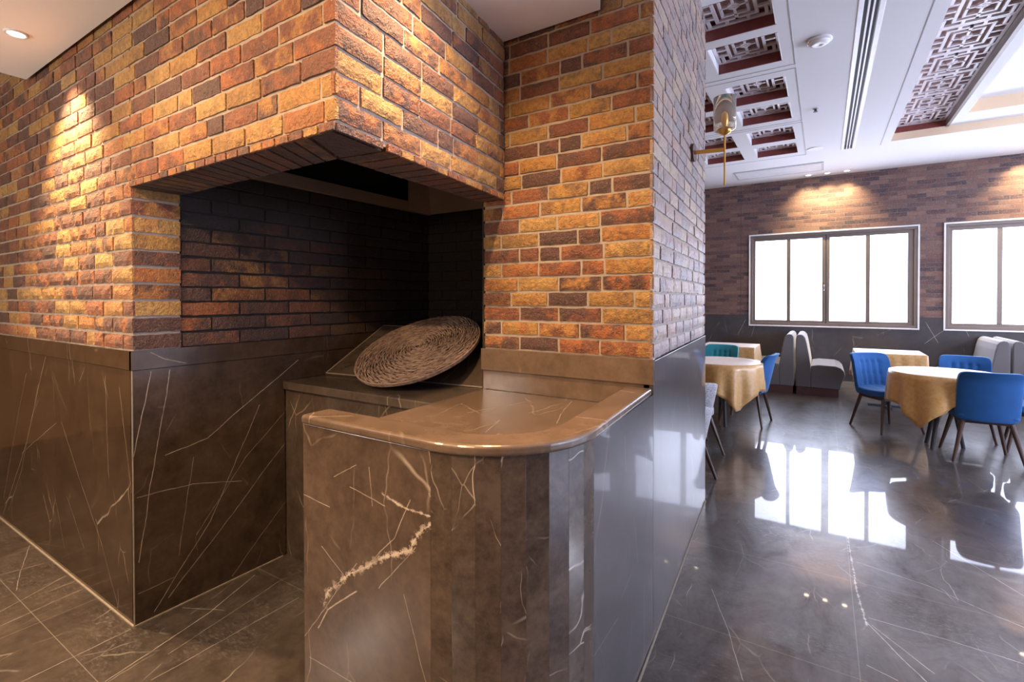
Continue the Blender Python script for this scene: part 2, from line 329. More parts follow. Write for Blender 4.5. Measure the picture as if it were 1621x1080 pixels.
# ------------------------------------------------------------------ mesh helpers
def link(name, me, mat, parent=None):
    o = bpy.data.objects.new(name, me); COL.objects.link(o)
    if mat is not None: me.materials.append(mat)
    if parent is not None: o.parent = parent
    return o
def tag(o, label=None, cat=None, group=None, kind=None):
    if label: o['label'] = label
    if cat: o['category'] = cat
    if group: o['group'] = group
    if kind: o['kind'] = kind
    return o
def empty(name, loc, label=None, cat=None, group=None, rz=0):
    o = bpy.data.objects.new(name, None); COL.objects.link(o); o.location = loc; o.rotation_euler = (0, 0, rz)
    o.empty_display_size = .1
    return tag(o, label, cat, group)
class MB:
    def __init__(s): s.v = []; s.f = []; s.tone = []
    def add(s, vs, fs, tone=None):
        k = len(s.v); s.v += [tuple(v) for v in vs]; s.f += [tuple(i + k for i in f) for f in fs]
        s.tone += [tone or (0, 0, 0)] * len(fs); return s
    def box(s, x0, x1, y0, y1, z0, z1, tone=None):
        v = [(x, y, z) for z in (z0, z1) for y in (y0, y1) for x in (x0, x1)]
        return s.add(v, [(0, 2, 3, 1), (4, 5, 7, 6), (0, 1, 5, 4), (2, 6, 7, 3), (0, 4, 6, 2), (1, 3, 7, 5)], tone)
    def prism(s, poly, z0, z1, tone=None):
        """poly counter-clockwise in xy"""
        n = len(poly)
        v = [(x, y, z0) for x, y in poly] + [(x, y, z1) for x, y in poly]
        f = [tuple(range(n - 1, -1, -1)), tuple(range(n, 2 * n))] + [(i, (i + 1) % n, n + (i + 1) % n, n + i) for i in range(n)]
        return s.add(v, f, tone)
    def tube(s, pts, r, n=8, caps=True, tone=None):
        pts = [Vector(p) for p in pts]; rr = r if isinstance(r, (list, tuple)) else [r] * len(pts)
        vs = []; 
        for i, p in enumerate(pts):
            d = (pts[min(i + 1, len(pts) - 1)] - pts[max(i - 1, 0)]).normalized()
            a = d.cross(Vector((0, 0, 1)))
            if a.length < 1e-3: a = Vector((1, 0, 0))
            a.normalize(); b = d.cross(a).normalized()
            for k in range(n):
                t = 2 * PI * k / n; vs.append(p + a * math.cos(t) * rr[i] + b * math.sin(t) * rr[i])
        fs = []
        for i in range(len(pts) - 1):
            for k in range(n):
                fs.append((i * n + k, i * n + (k + 1) % n, (i + 1) * n + (k + 1) % n, (i + 1) * n + k))
        if caps: fs += [tuple(range(n - 1, -1, -1)), tuple(range((len(pts) - 1) * n, len(pts) * n))]
        return s.add(vs, fs, tone)
    def lathe(s, prof, n=32, c=(0, 0, 0)):
        vs = []
        for r, z in prof:
            for k in range(n):
                t = 2 * PI * k / n; vs.append((c[0] + r * math.cos(t), c[1] + r * math.sin(t), c[2] + z))
        fs = []
        for i in range(len(prof) - 1):
            for k in range(n): fs.append((i * n + k, i * n + (k + 1) % n, (i + 1) * n + (k + 1) % n, (i + 1) * n + k))
        fs += [tuple(range(n - 1, -1, -1)), tuple(range((len(prof) - 1) * n, len(prof) * n))]
        return s.add(vs, fs)
    def build(s, name, mat, parent=None, smooth=False, bevel=0, tone=False, seg=2, angle=40, fix=True):
        me = bpy.data.meshes.new(name); me.from_pydata(s.v, [], s.f); me.update()
        if fix:
            bm = bmesh.new(); bm.from_mesh(me); bmesh.ops.recalc_face_normals(bm, faces=bm.faces); bm.to_mesh(me); bm.free()
        if tone:
            at = me.color_attributes.new('tone', 'FLOAT_COLOR', 'CORNER')
            data = []
            for p, t in zip(me.polygons, s.tone): data += [t[0], t[1], t[2], 1.] * p.loop_total
            at.data.foreach_set('color', data)
        if smooth: me.polygons.foreach_set('use_smooth', [True] * len(me.polygons))
        o = link(name, me, mat, parent)
        if bevel:
            b = o.modifiers.new('bevel', 'BEVEL'); b.width = bevel; b.segments = seg; b.limit_method = 'ANGLE'; b.angle_limit = math.radians(angle)
        return o

def cushion(w, d, h, e=8, n=14, deform=None, off=(0, 0, 0)):
    """dense rounded box, centred, with an optional vertex deform"""
    m = MB(); idx = {}
    def vert(p):
        k = tuple(round(c, 5) for c in p)
        if k not in idx:
            q = (sum(abs(c) ** e for c in p)) ** (1 / e)
            x, y, z = (c / q for c in p)
            v = (x * w / 2, y * d / 2, z * h / 2)
            if deform: v = deform(*v)
            idx[k] = len(m.v); m.v.append((v[0] + off[0], v[1] + off[1], v[2] + off[2]))
        return idx[k]
    g = [math.sin((-1 + 2 * i / n) * PI / 2) * .35 + (-1 + 2 * i / n) * .65 for i in range(n + 1)]
    for ax in range(3):
        for sg in (-1, 1):
            for i in range(n):
                for j in range(n):
                    q = []
                    for a, b in ((i, j), (i + 1, j), (i + 1, j + 1), (i, j + 1)):
                        p = [0, 0, 0]; p[ax] = sg; p[(ax + 1) % 3] = g[a]; p[(ax + 2) % 3] = g[b]; q.append(vert(p))
                    m.f.append(tuple(q)); m.tone.append((0, 0, 0))
    return m

def extrude_profile(prof, y0, y1):
    """closed profile in (x, z) pushed along y"""
    n = len(prof); m = MB()
    v = [(x, y0, z) for x, z in prof] + [(x, y1, z) for x, z in prof]
    return m.add(v, [tuple(range(n)), tuple(range(2 * n - 1, n - 1, -1))] + [(i, n + i, n + (i + 1) % n, (i + 1) % n) for i in range(n)])

def rect_holes(xs0, xs1, ys0, ys1, holes):
    """cells of a rectangle with rectangular holes"""
    xs = sorted({xs0, xs1, *[h[0] for h in holes], *[h[1] for h in holes]}); ys = sorted({ys0, ys1, *[h[2] for h in holes], *[h[3] for h in holes]})
    xs = [x for x in xs if xs0 <= x <= xs1]; ys = [y for y in ys if ys0 <= y <= ys1]
    for j in range(len(ys) - 1):
        run = None
        for i in range(len(xs) - 1):
            cx, cy = (xs[i] + xs[i + 1]) / 2, (ys[j] + ys[j + 1]) / 2
            inside = any(h[0] < cx < h[1] and h[2] < cy < h[3] for h in holes)
            if not inside:
                if run is None: run = [xs[i], xs[i + 1]]
                else: run[1] = xs[i + 1]
            if inside or i == len(xs) - 2:
                if run: yield run[0], run[1], ys[j], ys[j + 1]
                run = None

# ------------------------------------------------------------------ bricks
def brick_field(name, org, ud, nd, length, z0, courses, pitch, mat, parent, seed=1, relief=.006, blen=.222, cut=None, flat=False, ext0=0., ext1=0., tmax=1., stag=.5):
    """individually shaped bricks laid in running bond on a wall face, one mesh;
       org ground point of the face (brick fronts), ud unit direction along it, nd outward normal"""
    rnd = random.Random(seed); m = MB(); j = .0125
    ux, uy = ud; nx, ny = nd
    for c in range(courses):
        zz0 = z0 + c * pitch + j * .5; zz1 = z0 + (c + 1) * pitch - j * .5
        u = -ext0 - (0 if c % 2 == 0 else blen * stag) - (blen * rnd.choice((0, .0, .25)) if not flat else 0)
        end = length + ext1
        while u < end:
            L = blen * rnd.choice((1, 1, 1, 1, .52, .96, 1.04)) if not flat else blen
            a, b = max(u + j / 2, -ext0), min(u + L - j / 2, end)
            u += L
            if b - a < .018: continue
            if b >= end - .03 - j: b = end
            if cut and cut(a, b, zz0, zz1): continue
            dz = rnd.uniform(-.0012, .0012); depth = rnd.uniform(-.0025, .0025) * (.3 if flat else 1)
            tone = (rnd.random() * tmax, rnd.random(), rnd.random())
            n = max(2, int((b - a) / .028)); k = 3
            vs = []; fs = []
            for jj in range(k + 1):
                for i in range(n + 1):
                    fu = i / n; fz = jj / k
                    edge = (i in (0, n)) or (jj in (0, k))
                    uu = a + (b - a) * fu; z_ = zz0 + dz + (zz1 - zz0) * fz
                    if edge:
                        uu += rnd.uniform(-.0016, .0016) * (0 if (a <= -ext0 + 1e-4 and i == 0) or (b >= end - 1e-4 and i == n) else 1); z_ += rnd.uniform(-.0020, .0020); dd = -.0035 + rnd.uniform(-.0015, .001)
                    else: dd = rnd.uniform(-.0015, .0022)
                    if flat: dd *= .3
                    dd += depth
                    vs.append((org[0] + ux * uu + nx * dd, org[1] + uy * uu + ny * dd, z_))
            for jj in range(k):
                for i in range(n):
                    q = jj * (n + 1) + i; fs.append((q, q + 1, q + n + 2, q + n + 1))
            ring = [i for i in range(n + 1)] + [(jj) * (n + 1) + n for jj in range(1, k + 1)] + [k * (n + 1) + i for i in range(n - 1, -1, -1)] + [jj * (n + 1) for jj in range(k - 1, 0, -1)]
            base = len(vs)
            for r in ring:
                x, y, z_ = vs[r]
                # push the back ring into the mortar
                fu = (x - org[0]) * ux + (y - org[1]) * uy
                vs.append((org[0] + ux * fu - nx * (relief + .008), org[1] + uy * fu - ny * (relief + .008), z_))
            R = len(ring)
            for i in range(R): fs.append((ring[i], base + i, base + (i + 1) % R, ring[(i + 1) % R]))
            m.add(vs, fs, tone)
    return m.build(name, mat, parent, tone=True)

# ------------------------------------------------------------------ setting: floor
fl = MB(); fl.box(-7, 6.5, -4.2, 10.1, -.1, 0)
floor = tag(fl.build('floor', M['marble_floor']), kind='structure')

# wall on the left with its brick facing and marble panels
S3 = math.sin(math.radians(3.68)); C3 = math.cos(math.radians(3.68))
core = MB(); core.box(-7, -2.685, .979, 3.1, 0, 3.57); core.box(-2.685, -2.669, .979, 1.174, 1.24, 2.03)
wl = tag(core.build('wall_left', M['mortar']), kind='structure')
m = MB(); m.box(-7, -2.6602, .97, .99, .004, 1.172); m.build('marble_panel', M['marble_left'], wl, bevel=.001)
m = MB(); m.box(-7, -2.6602, .966, .99, 1.174, 1.262); m.build('marble_cap_strip', M['marble_left'], wl, bevel=.001)
m = MB(); m.box(-2.68, -2.66, .97, 1.72, .004, 1.172); m.build('marble_panel', M['marble_right'], wl, bevel=.001)
m = MB(); m.box(-2.68, -2.656, .966, 2.50, 1.174, 1.262); m.box(-2.68, -2.66, 1.72, 2.5, 1.02, 1.172); m.build('marble_cap_strip', M['marble_right'], wl, bevel=.001)
m = MB(); m.box(-2.6625, -2.6585, .9665, .9715, 0, 1.172); m.build('corner_joint', M['grout'], wl)
brick_field('brickwork', (-7, .97), (1, 0), (0, -1), 7 - 2.66, 1.262, 10, .0775, M['brick'], wl, seed=3, ext0=0)
brick_field('brickwork', (-7, .97), (1, 0), (0, -1), 7 - 1.239, 2.037, 20, .0745, M['brick'], wl, seed=5)
brick_field('jamb_brickwork', (-2.66, .97), (0, 1), (1, 0), .205, 1.262, 10, .0775, M['brick'], wl, seed=8, blen=.2155, flat=True, stag=0)
m = MB(); m.box(-7, -2.655, .962, .970, 0, .004); m.box(-2.660, -2.653, .962, 1.70, 0, .004); tag(m.build('trim_1', M['grout']), kind='structure')

# ------------------------------------------------------------------ brick grill alcove with hood
grill = empty('brick_grill', (-2.09, 2.0, 0), 'open brick grill alcove with overhanging brick hood and sooty black firebox', 'grill')
GO = Vector((-2.09, 2.0, 0))
def under(o, par=grill, off=GO):
    o.parent = par; o.location = -off; return o
# hood core: front slab and right slab
m = MB(); m.prism([(-2.672, .979), (-1.2485, .979), (-1.275, 1.177), (-2.672, 1.177)], 2.022, 3.57); m.prism([(-1.2485, .979), (-1.3945, 2.13), (-1.53, 2.13), (-1.487, 1.177), (-1.275, 1.17)], 2.022, 3.57)
under(m.build('hood_core', M['mortar']))
hd = Vector((-.147, 1.164)); HL = hd.length; hd.normalize()
o = brick_field('hood_brickwork', (-1.239, .97), (hd.x, hd.y), (hd.y, -hd.x), HL - .004, 2.037, 11, .0745, M['brick'], None, seed=12, ext0=0); under(o)
# soldier course: brick ends along the hood's lower edge and headers across the soffit
rnd = random.Random(4); m = MB()
def soffit_run(p0, p1, q0, q1, n, zb=2.007, zt=2.030):
    for i in range(n):
        a = (i + .05) / n; b = (i + .89) / n
        A, B = p0.lerp(p1, a), p0.lerp(p1, b); Cc, D = q0.lerp(q1, b), q0.lerp(q1, a)
        dz = rnd.uniform(-.001, .001); k = rnd.random()
        tone = (rnd.choice((.3, .5, .05, .1, .45, .05)), rnd.random(), rnd.random())
        vs = [(p.x, p.y, z + dz) for z in (zb, zt) for p in (A, B, Cc, D)]
        m.add(vs, [(3, 2, 1, 0), (4, 5, 6, 7), (0, 1, 5, 4), (1, 2, 6, 5), (2, 3, 7, 6), (3, 0, 4, 7)], tone)
soffit_run(Vector((-2.655, .975)), Vector((-1.37, .975)), Vector((-2.655, 1.177)), Vector((-1.487, 1.177)), 17)
soffit_run(Vector((-1.365, .975)), Vector((-1.248, .975)), Vector((-1.482, 1.170)), Vector((-1.262, 1.20)), 1)
soffit_run(Vector((-1.277, 1.21)), Vector((-1.396, 2.120)), Vector((-1.487, 1.18)), Vector((-1.53, 2.120)), 11)
under(m.build('soffit_bricks', M['brick_soffit'], tone=True))
m = MB(); rnd = random.Random(9)
def edge_run(p0, p1, n, nrm):
    for i in range(n):
        A = p0.lerp(p1, (i + .05) / n); B = p0.lerp(p1, (i + .93) / n); o_ = nrm * -.012
        tone = (rnd.choice((.35, .5, .5, .65, .8, .3)), rnd.random(), rnd.random())
        vs = [(p.x, p.y, z) for z in (2.006, 2.032) for p in (A, B, B + o_, A + o_)]
        m.add(vs, [(3, 2, 1, 0), (4, 5, 6, 7), (0, 1, 5, 4), (1, 2, 6, 5), (2, 3, 7, 6), (3, 0, 4, 7)], tone)
edge_run(Vector((-2.655, .962)), Vector((-1.235, .962)), 19, Vector((0, -1)))
nn = Vector((hd.y, -hd.x))
edge_run(Vector((-1.235, .966)), Vector((-1.262, 1.20)), 1, nn); edge_run(Vector((-1.263, 1.205)), Vector((-1.384, 2.125)), 12, nn)
under(m.build('hood_edge_bricks', M['brick'], tone=True, bevel=.002))
# firebox
m = MB(); m.box(-2.69, -2.677, 1.17, 2.99, 1.262, 2.16); under(m.build('firebox_mortar', M['mortar_soot']))
o = brick_field('firebox_side_brickwork', (-2.668, 1.178), (0, 1), (1, 0), 1.79, 1.262, 12, .0748, M['brick_soot'], None, seed=21, blen=.29, flat=True, tmax=.68); under(o)
m = MB(); m.box(-2.67, -1.53, 2.979, 3.1, 0, 2.16); under(m.build('firebox_mortar', M['mortar_soot']))
o = brick_field('firebox_back_brickwork', (-2.668, 2.97), (1, 0), (0, -1), 1.13, 1.262, 12, .0748, M['brick_soot'], None, seed=22, blen=.29, flat=True, tmax=.6); under(o)
m = MB(); m.box(-2.70, -2.68, 1.0, 3.1, 2.235, 3.4); m.box(-2.69, -1.53, 2.985, 3.1, 2.16, 3.4); m.box(-1.56, -1.532, 1.2, 3.1, 2.03, 3.4); m.box(-2.69, -1.53, 1.0, 3.1, 3.4, 3.42); m.box(-2.68, -1.5, 1.178, 1.19, 2.03, 3.4)
under(m.build('flue_lining', M['soot']))
m = MB(); m.box(-1.545, -1.532, 2.15, 2.985, 1.02, 2.16); under(m.build('firebox_mortar', M['mortar_soot']))
m = MB(); m.box(-2.675, -2.64, 1.25, 2.975, 2.16, 2.235); under(m.build('steel_rail', M['steel'], bevel=.003))
m = MB(); m.add([(-2.635, 2.968, 2.165), (-1.535, 2.968, 2.165), (-1.535, 2.90, 2.75), (-2.635, 2.90, 2.75), (-2.635, 2.96, 2.165), (-2.56, 2.76, 2.24), (-1.535, 2.955, 2.165)],
    [(0, 1, 2, 3)]); m.box(-2.64, -2.635, 2.72, 2.968, 2.165, 2.6)
so = m.build('steel_flue_panel', M['steel'], fix=False); under(so)
sm_ = so.modifiers.new('solid', 'SOLIDIFY'); sm_.thickness = .004

# hearth: ledge, front, sloped slab, back shelf
m = MB(); m.prism([(-2.655, 1.705), (-1.512, 1.705), (-1.512, 2.60), (-2.655, 2.60)], .975, 1.02); under(m.build('hearth_ledge', M['marble_slab'], bevel=.004))
m = MB(); m.box(-2.655, -1.512, 1.725, 2.9, .0, .975); under(m.build('hearth_front', M['marble_dark']))
m = MB()
m.add([(-2.655, 1.992, 1.030), (-1.532, 2.136, 1.022), (-1.532, 2.485, 1.312), (-2.655, 2.485, 1.312), (-2.655, 2.01, .99), (-1.532, 2.16, .99), (-1.532, 2.50, 1.28), (-2.655, 2.50, 1.28)],
      [(0, 1, 2, 3), (7, 6, 5, 4), (0, 4, 5, 1), (3, 2, 6, 7), (0, 3, 7, 4), (1, 5, 6, 2)])
under(m.build('sloped_slab', M['marble_slab'], bevel=.003))
m = MB(); m.box(-2.655, -1.532, 2.487, 2.968, 1.28, 1.312); m.box(-2.655, -1.532, 2.60, 2.96, .98, 1.28); under(m.build('back_shelf', M['marble_dark'], bevel=.002))

m = MB(); g = .0035
def strip(a, b):
    a, b = Vector(a), Vector(b); n_ = Vector((0, -.5, .86)).normalized(); d_ = (b - a).normalized(); s_ = d_.cross(n_).normalized() * g
    q = [a - s_, b - s_, b + s_, a + s_]; q = q + [v - n_ * .003 for v in q]; q = [v + n_ * .0012 for v in q]
    m.add(q, [(0, 1, 2, 3), (7, 6, 5, 4), (0, 4, 5, 1), (1, 5, 6, 2), (2, 6, 7, 3), (3, 7, 4, 0)])
strip((-2.648, 1.994, 1.033), (-2.648, 2.482, 1.310)); strip((-2.645, 1.996, 1.033), (-1.54, 2.137, 1.025)); strip((-2.645, 2.480, 1.309), (-1.54, 2.480, 1.309))
under(m.build('slab_joint', M['grout']))

# ------------------------------------------------------------------ brick pier between grill and dining room
pier_xy = [(-1.521, 2.143), (-.6335, 2.143), (-.743, 3.812), (-1.521, 3.812)]
m = MB(); m.prism(pier_xy, 1.235, 3.57); m.prism([(-1.53, 2.16), (-.65, 2.16), (-.76, 3.79), (-1.53, 3.79)], 0, 1.235)
pier = tag(m.build('wall_pier', M['mortar']), kind='structure')
rd = Vector((-S3, C3))
def cutp(a, b, z0_, z1_): return a < .14 and z0_ > 2.0 and b < .16
brick_field('brickwork', (-1.528, 2.134), (1, 0), (0, -1), .904, 1.235, 31, .0743, M['brick'], pier, seed=31, cut=None)
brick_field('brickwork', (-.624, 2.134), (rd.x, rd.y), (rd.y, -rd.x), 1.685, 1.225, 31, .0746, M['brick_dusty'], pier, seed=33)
brick_field('brickwork', (-.733, 3.822), (-1, 0), (0, 1), .80, 1.235, 31, .0743, M['brick'], pier, seed=35, flat=True)
m = MB(); m.prism([(-1.536, 2.122), (-.620, 2.122), (-.622, 2.16), (-1.536, 2.16)], 1.122, 1.235); m.build('marble_upstand', M['marble_top'], pier, bevel=.002)
m = MB(); m.prism([(-1.530, 2.134), (-.640, 2.134), (-.640, 2.17), (-1.530, 2.17)], 1.02, 1.122); m.build('marble_recess_strip', M['marble_top'], pier)
m = MB(); m.prism([(-.6218, 2.134), (-.6218 - S3 * 1.69, 2.134 + C3 * 1.69), (-.665 - S3 * 1.69, 2.134 + C3 * 1.69), (-.665, 2.134)][::-1], 0, 1.224); m.build('marble_panel', M['marble_side'], pier, bevel=.001)
m = MB(); m.box(-1.53, -.76, 3.79, 3.822, 0, 1.224); m.build('marble_panel', M['marble_dark'], pier)
def shift_line(p, d): return (p[0] + C3 * d, p[1] + S3 * d)
a_, b_ = (-.572, 1.33), (-.624 - S3 * 1.69, 2.134 + C3 * 1.69)
m = MB(); m.prism([shift_line(a_, .003), shift_line(a_, .010), shift_line(b_, .010), shift_line(b_, .003)], 0, .005); tag(m.build('trim_2', M['grout']), kind='structure')

# ------------------------------------------------------------------ rounded marble counter
ctr = empty('serving_counter', (-1.03, 1.55, 0), 'brown marble serving counter with rounded corner and raised lip', 'counter')
CO = Vector((-1.03, 1.55, 0))
def uc(o): o.parent = ctr; o.location = -CO; return o
def outline(off, nseg=10):
    """outer counter line inset by off: front left end -> rounded corner -> pier"""
    R = .345; cxx, cyy = -.917, 1.018 + R
    pts = [(-1.488, 1.018 + off)]
    t0, t1 = -PI / 2, math.radians(3.68)
    for i in range(nseg + 1):
        t = t0 + (t1 - t0) * i / nseg; pts.append((cxx + (R - off) * math.cos(t), cyy + (R - off) * math.sin(t)))
    pts.append((-.6245 - off, 2.121))
    return pts
out, inn = outline(0, 24), outline(.118, 24)
m = MB(); m.prism(out + inn[::-1], 1.078, 1.110); uc(m.build('counter_lip', M['marble_top'], bevel=.011, seg=4, angle=50))
wk = outline(.112, 24); m = MB(); m.prism([(-1.488, 1.13)] + wk[1:] + [(-1.512, 2.121), (-1.512, 1.13)][0:2], .985, 1.02); uc(m.build('worktop', M['marble_top']))
bo, bi = outline(.010, 24), outline(.112, 24)
m = MB(); m.prism(bo[:1] + [(-.917, 1.028)] + [(-.917, 1.128)] + bi[:1], 0, 1.078); uc(m.build('front_panel', M['marble_front'], bevel=.002))
nst = 8; so_ = outline(.010, nst); si_ = outline(.112, nst)
for i in range(nst):
    m = MB(); q = (i * .37 % 1, i * .61 % 1, i * .17 % 1)
    m.prism([so_[1 + i], so_[2 + i], si_[2 + i], si_[1 + i]], 0, 1.078, q); uc(m.build('curved_strip', M['marble_strip'], tone=True, bevel=.0006))
e0 = so_[-2]; e1 = (-.6222, 2.1335)
m = MB(); m.prism([e0, e1, (-.73, 2.13), si_[-2]], 0, 1.078); uc(m.build('side_panel', M['marble_side']))
m = MB(); m.box(-1.488, -1.47, 1.13, 2.121, 0, .985); m.box(-1.512, -1.47, 1.70, 2.12, 0, .985); uc(m.build('inner_panel', M['marble_dark']))

# ------------------------------------------------------------------ woven mat
def wicker():
    root = empty('woven_mat', (-1.983, 2.122, 1.213), 'round brown wicker mat leaning on the sloped hearth slab', 'mat')
    root.rotation_euler = (math.radians(26.4), 0, math.radians(1))
    R = .368; rnd = random.Random(2)
    m = MB(); m.lathe([(.01, -.006), (R - .012, -.006), (R - .004, 0), (R - .012, .006), (.01, .006)], 48)
    m.build('mat_core', M['wicker_core'], root)
    m = MB(); r = .02; k = 0
    while r < R:
        # each coil is a ring of overlapping short twigs
        n = max(7, int(2 * PI * r / .052)); ph = rnd.random() * 6.28
        for i in range(n):
            t0 = ph + 2 * PI * i / n; dt = 2 * PI / n * 1.35
            lift = .004; pts = []
            for s_ in range(5):
                f_ = s_ / 4; t = t0 + dt * f_
                rr = r + rnd.uniform(-.0035, .0035) + (f_ - .5) * .012
                z = .0085 + lift * math.sin(f_ * PI) + rnd.uniform(-.0025, .0025)
                pts.append((rr * math.cos(t), rr * math.sin(t), z))
            m.tube(pts, [.0020, .0038, .0044, .0038, .0018], 5, tone=(rnd.random() ** 2,) * 3)
        r += .0100; k += 1
    m.build('woven_coils', M['wicker'], root, smooth=True, tone=True, fix=False)
    m = MB()
    for q in range(3):
        pts = [((R + .001 * q) * math.cos(t), (R + .001 * q) * math.sin(t), (q - 1) * .007 + .001 * math.sin(9 * t + q)) for t in [2 * PI * i / 90 for i in range(91)]]
        m.tube(pts, .005, 6, caps=False, tone=(.2 * q,) * 3)
    m.build('rim_binding', M['wicker'], root, smooth=True, tone=True, fix=False)
wicker()

# ------------------------------------------------------------------ low ceiling of the grill side
m = MB(); m.prism([(-4.02, -4.2), (-.834, -4.2), (-.834, 2.05), (-.86, 2.118), (-1.392, 2.118), (-1.245, .950), (-4.02, .950)], 2.81, 2.93)
lc = tag(m.build('ceiling_low', M['ceiling_low']), kind='structure')

def downlight(x, y, z, mat, label, r=.045, group=None, lens=.6):
    root = empty('downlight', (x, y, z), label, 'ceiling light', group)
    m = MB(); m.lathe([(r * .72, -.001), (r * .76, -.008), (r, -.008), (r * 1.02, -.003), (r * 1.02, 0), (r * .72, 0)], 28); m.build('trim_ring', M['white_metal'], root, smooth=True)
    m = MB(); m.lathe([(.001, -.004), (r * .7, -.004), (r * .7, -.001), (.001, -.001)], 24); m.build('lens', mat, root)
    return root
lowlab = ['small bright recessed downlight in the low ceiling at top left',
          'recessed warm downlight in the low ceiling above the counter', 'warm downlight of the low ceiling in front of the counter',
          'warm downlight of the low ceiling in front of the grill hood', 'warm low-ceiling downlight behind the camera, far left',
          'warm low-ceiling downlight behind the camera, middle of the row', 'warm low-ceiling downlight behind the camera, right of the row']
for (p, t_, e, a), lb in zip(LOW_LIGHTS, lowlab):
    downlight(p[0], p[1], 2.81, M['lamp_cool'] if p[0] < -3.3 and p[1] > 0 else M['lamp_warm'], lb)
    spot('spot_warm', (p[0], p[1], 2.795), t_, e, WARM, a, .9, .03)

# ------------------------------------------------------------------ main ceiling with coffers
Z = 3.57
cols = [(-.835, -.305), (-1.53, -.995)]
rows = [(3.71, 4.245), (4.37, 4.915), (5.265, 5.83), (5.985, 6.54), (6.85, 7.42), (7.60, 8.13)]
holes = [(a, b, c, d) for a, b in cols for c, d in rows if not (a < -1 and d < 5.0)]
SLOT = (.215, .352, 2.6, 8.31)
COF = (.75, 5.6, 3.2, 8.22)
RET = (-1.27, 0.0, 8.87, 9.45)
m = MB()
for x0, x1, y0, y1 in rect_holes(-7, 6.5, -4.2, 10.1, holes + [SLOT, COF]): m.box(x0, x1, y0, y1, Z, Z + .05)
main_ceiling = tag(m.build('ceiling', M['ceiling']), kind='structure')
m = MB()
for x0, x1, y0, y1 in holes: m.box(x0 - .02, x1 + .02, y0 - .02, y1 + .02, Z + .15, Z + .16)
m.build('recess_cover', M['lattice_back'], main_ceiling)

def lattice_bars(w, h, m, z0=0., t=.020):
    """fretwork of one module, centred: nested frames, short links and a small flower"""
    B = lambda x0, x1, y0, y1: m.box(x0, x1, y0, y1, z0, z0 + t)
    b = .026 * min(1, h / .45)
    def ring(a, c, s=b):
        B(-a, a, -c, -c + s); B(-a, a, c - s, c); B(-a, -a + s, -c + s, c - s); B(a - s, a, -c + s, c - s)
    W, H_ = w / 2, h / 2
    ring(W, H_)
    ring(W * .60, H_ * .74)
    ring(W * .40, H_ * .50, b * .8)
    for sx in (-1, 1):
        for yy in (-.40, 0, .40):
            x0, x1 = sorted((sx * W * .60, sx * (W - b))); B(x0, x1, yy * H_ - b / 2, yy * H_ + b / 2)
        x = sx * W * .80; B(x - b / 2, x + b / 2, -H_ + b, -H_ * .40); B(x - b / 2, x + b / 2, H_ * .40, H_ - b)
        for yy in (-1, 1):
            y0, y1 = sorted((yy * H_ * .74, yy * (H_ - b))); B(sx * W * .3 - b / 2, sx * W * .3 + b / 2, y0, y1)
    for sy in (-1, 1):
        y0, y1 = sorted((sy * H_ * .50, sy * H_ * .74)); B(-b / 2, b / 2, y0, y1)
        y0, y1 = sorted((sy * H_ * .16, sy * H_ * .50)); B(-b * .4, b * .4, y0, y1)
    B(-W * .40, W * .40, -b * .35, b * .35)
    for k in range(4):
        t_ = PI / 2 * k + PI / 4; c_, s_ = math.cos(t_), math.sin(t_); r = b * 1.5
        q = [(r * math.cos(t_ + e), r * math.sin(t_ + e)) for e in (-.5, .5)]
    n = 12
    ro, ri = b * 1.7, b * .8
    for k in range(n):
        a0, a1 = 2 * PI * k / n, 2 * PI * (k + 1) / n
        m.prism([(ro * math.cos(a0), ro * math.sin(a0)), (ro * math.cos(a1), ro * math.sin(a1)), (ri * math.cos(a1), ri * math.sin(a1)), (ri * math.cos(a0), ri * math.sin(a0))], z0, z0 + t)
ordn = ['nearest', 'second nearest', 'third nearest', 'fourth nearest', 'fifth nearest', 'farthest']
for ci, (a, b) in enumerate(cols):
    for ri_, (c, d) in enumerate(rows):
        if ci == 1 and ri_ < 2: continue
        w_, h_ = b - a, d - c
        side = 'row beside the smoke detector' if ci == 0 else 'row close to the brick pier'
        root = empty('ceiling_lattice', ((a + b) / 2, (c + d) / 2, Z), '%s square carved lattice ceiling inset, %s' % (ordn[ri_], side), 'ceiling panel', 'square lattice ceiling insets')
        m = MB(); t = .008
        m.box(-w_ / 2, w_ / 2, h_ / 2 - t, h_ / 2 - .0005, .001, .149)
        m.build('recess_lining', M['maroon'], root)
        m = MB(); m.box(-w_ / 2, w_ / 2, -h_ / 2 + .0005, -h_ / 2 + t, .001, .149); m.build('recess_lining', M['maroon'], root)
        for sx in (-1, 1):
            m = MB(); m.box(*sorted((sx * (w_ / 2 - .0005), sx * (w_ / 2 - t))), -h_ / 2 + t, h_ / 2 - t, .001, .149); m.build('side_lining', M['white_metal'], root)
        m = MB(); lattice_bars(w_ - .02, h_ - .02, m, .085); m.build('lattice', M['lattice'], root, bevel=.002, seg=1)
# shadow gaps around each pair of insets
m = MB()
def groove(x0, y0, x1, y1, g=.006):
    if abs(x1 - x0) < abs(y1 - y0): m.box(x0 - g / 2, x0 + g / 2, min(y0, y1), max(y0, y1), Z - .003, Z + .001)
    else: m.box(min(x0, x1), max(x0, x1), y0 - g / 2, y0 + g / 2, Z - .003, Z + .001)
for y0, y1 in ((3.45, 5.04), (5.13, 6.68), (6.75, 8.30)):
    groove(-.215, y0, -.215, y1); groove(-1.7, y0, -.215, y0); groove(-1.7, y1, -.215, y1)
groove(.65, 3.4, .65, 8.34); 
tag(m.build('trim_3', M['groove']), kind='structure')

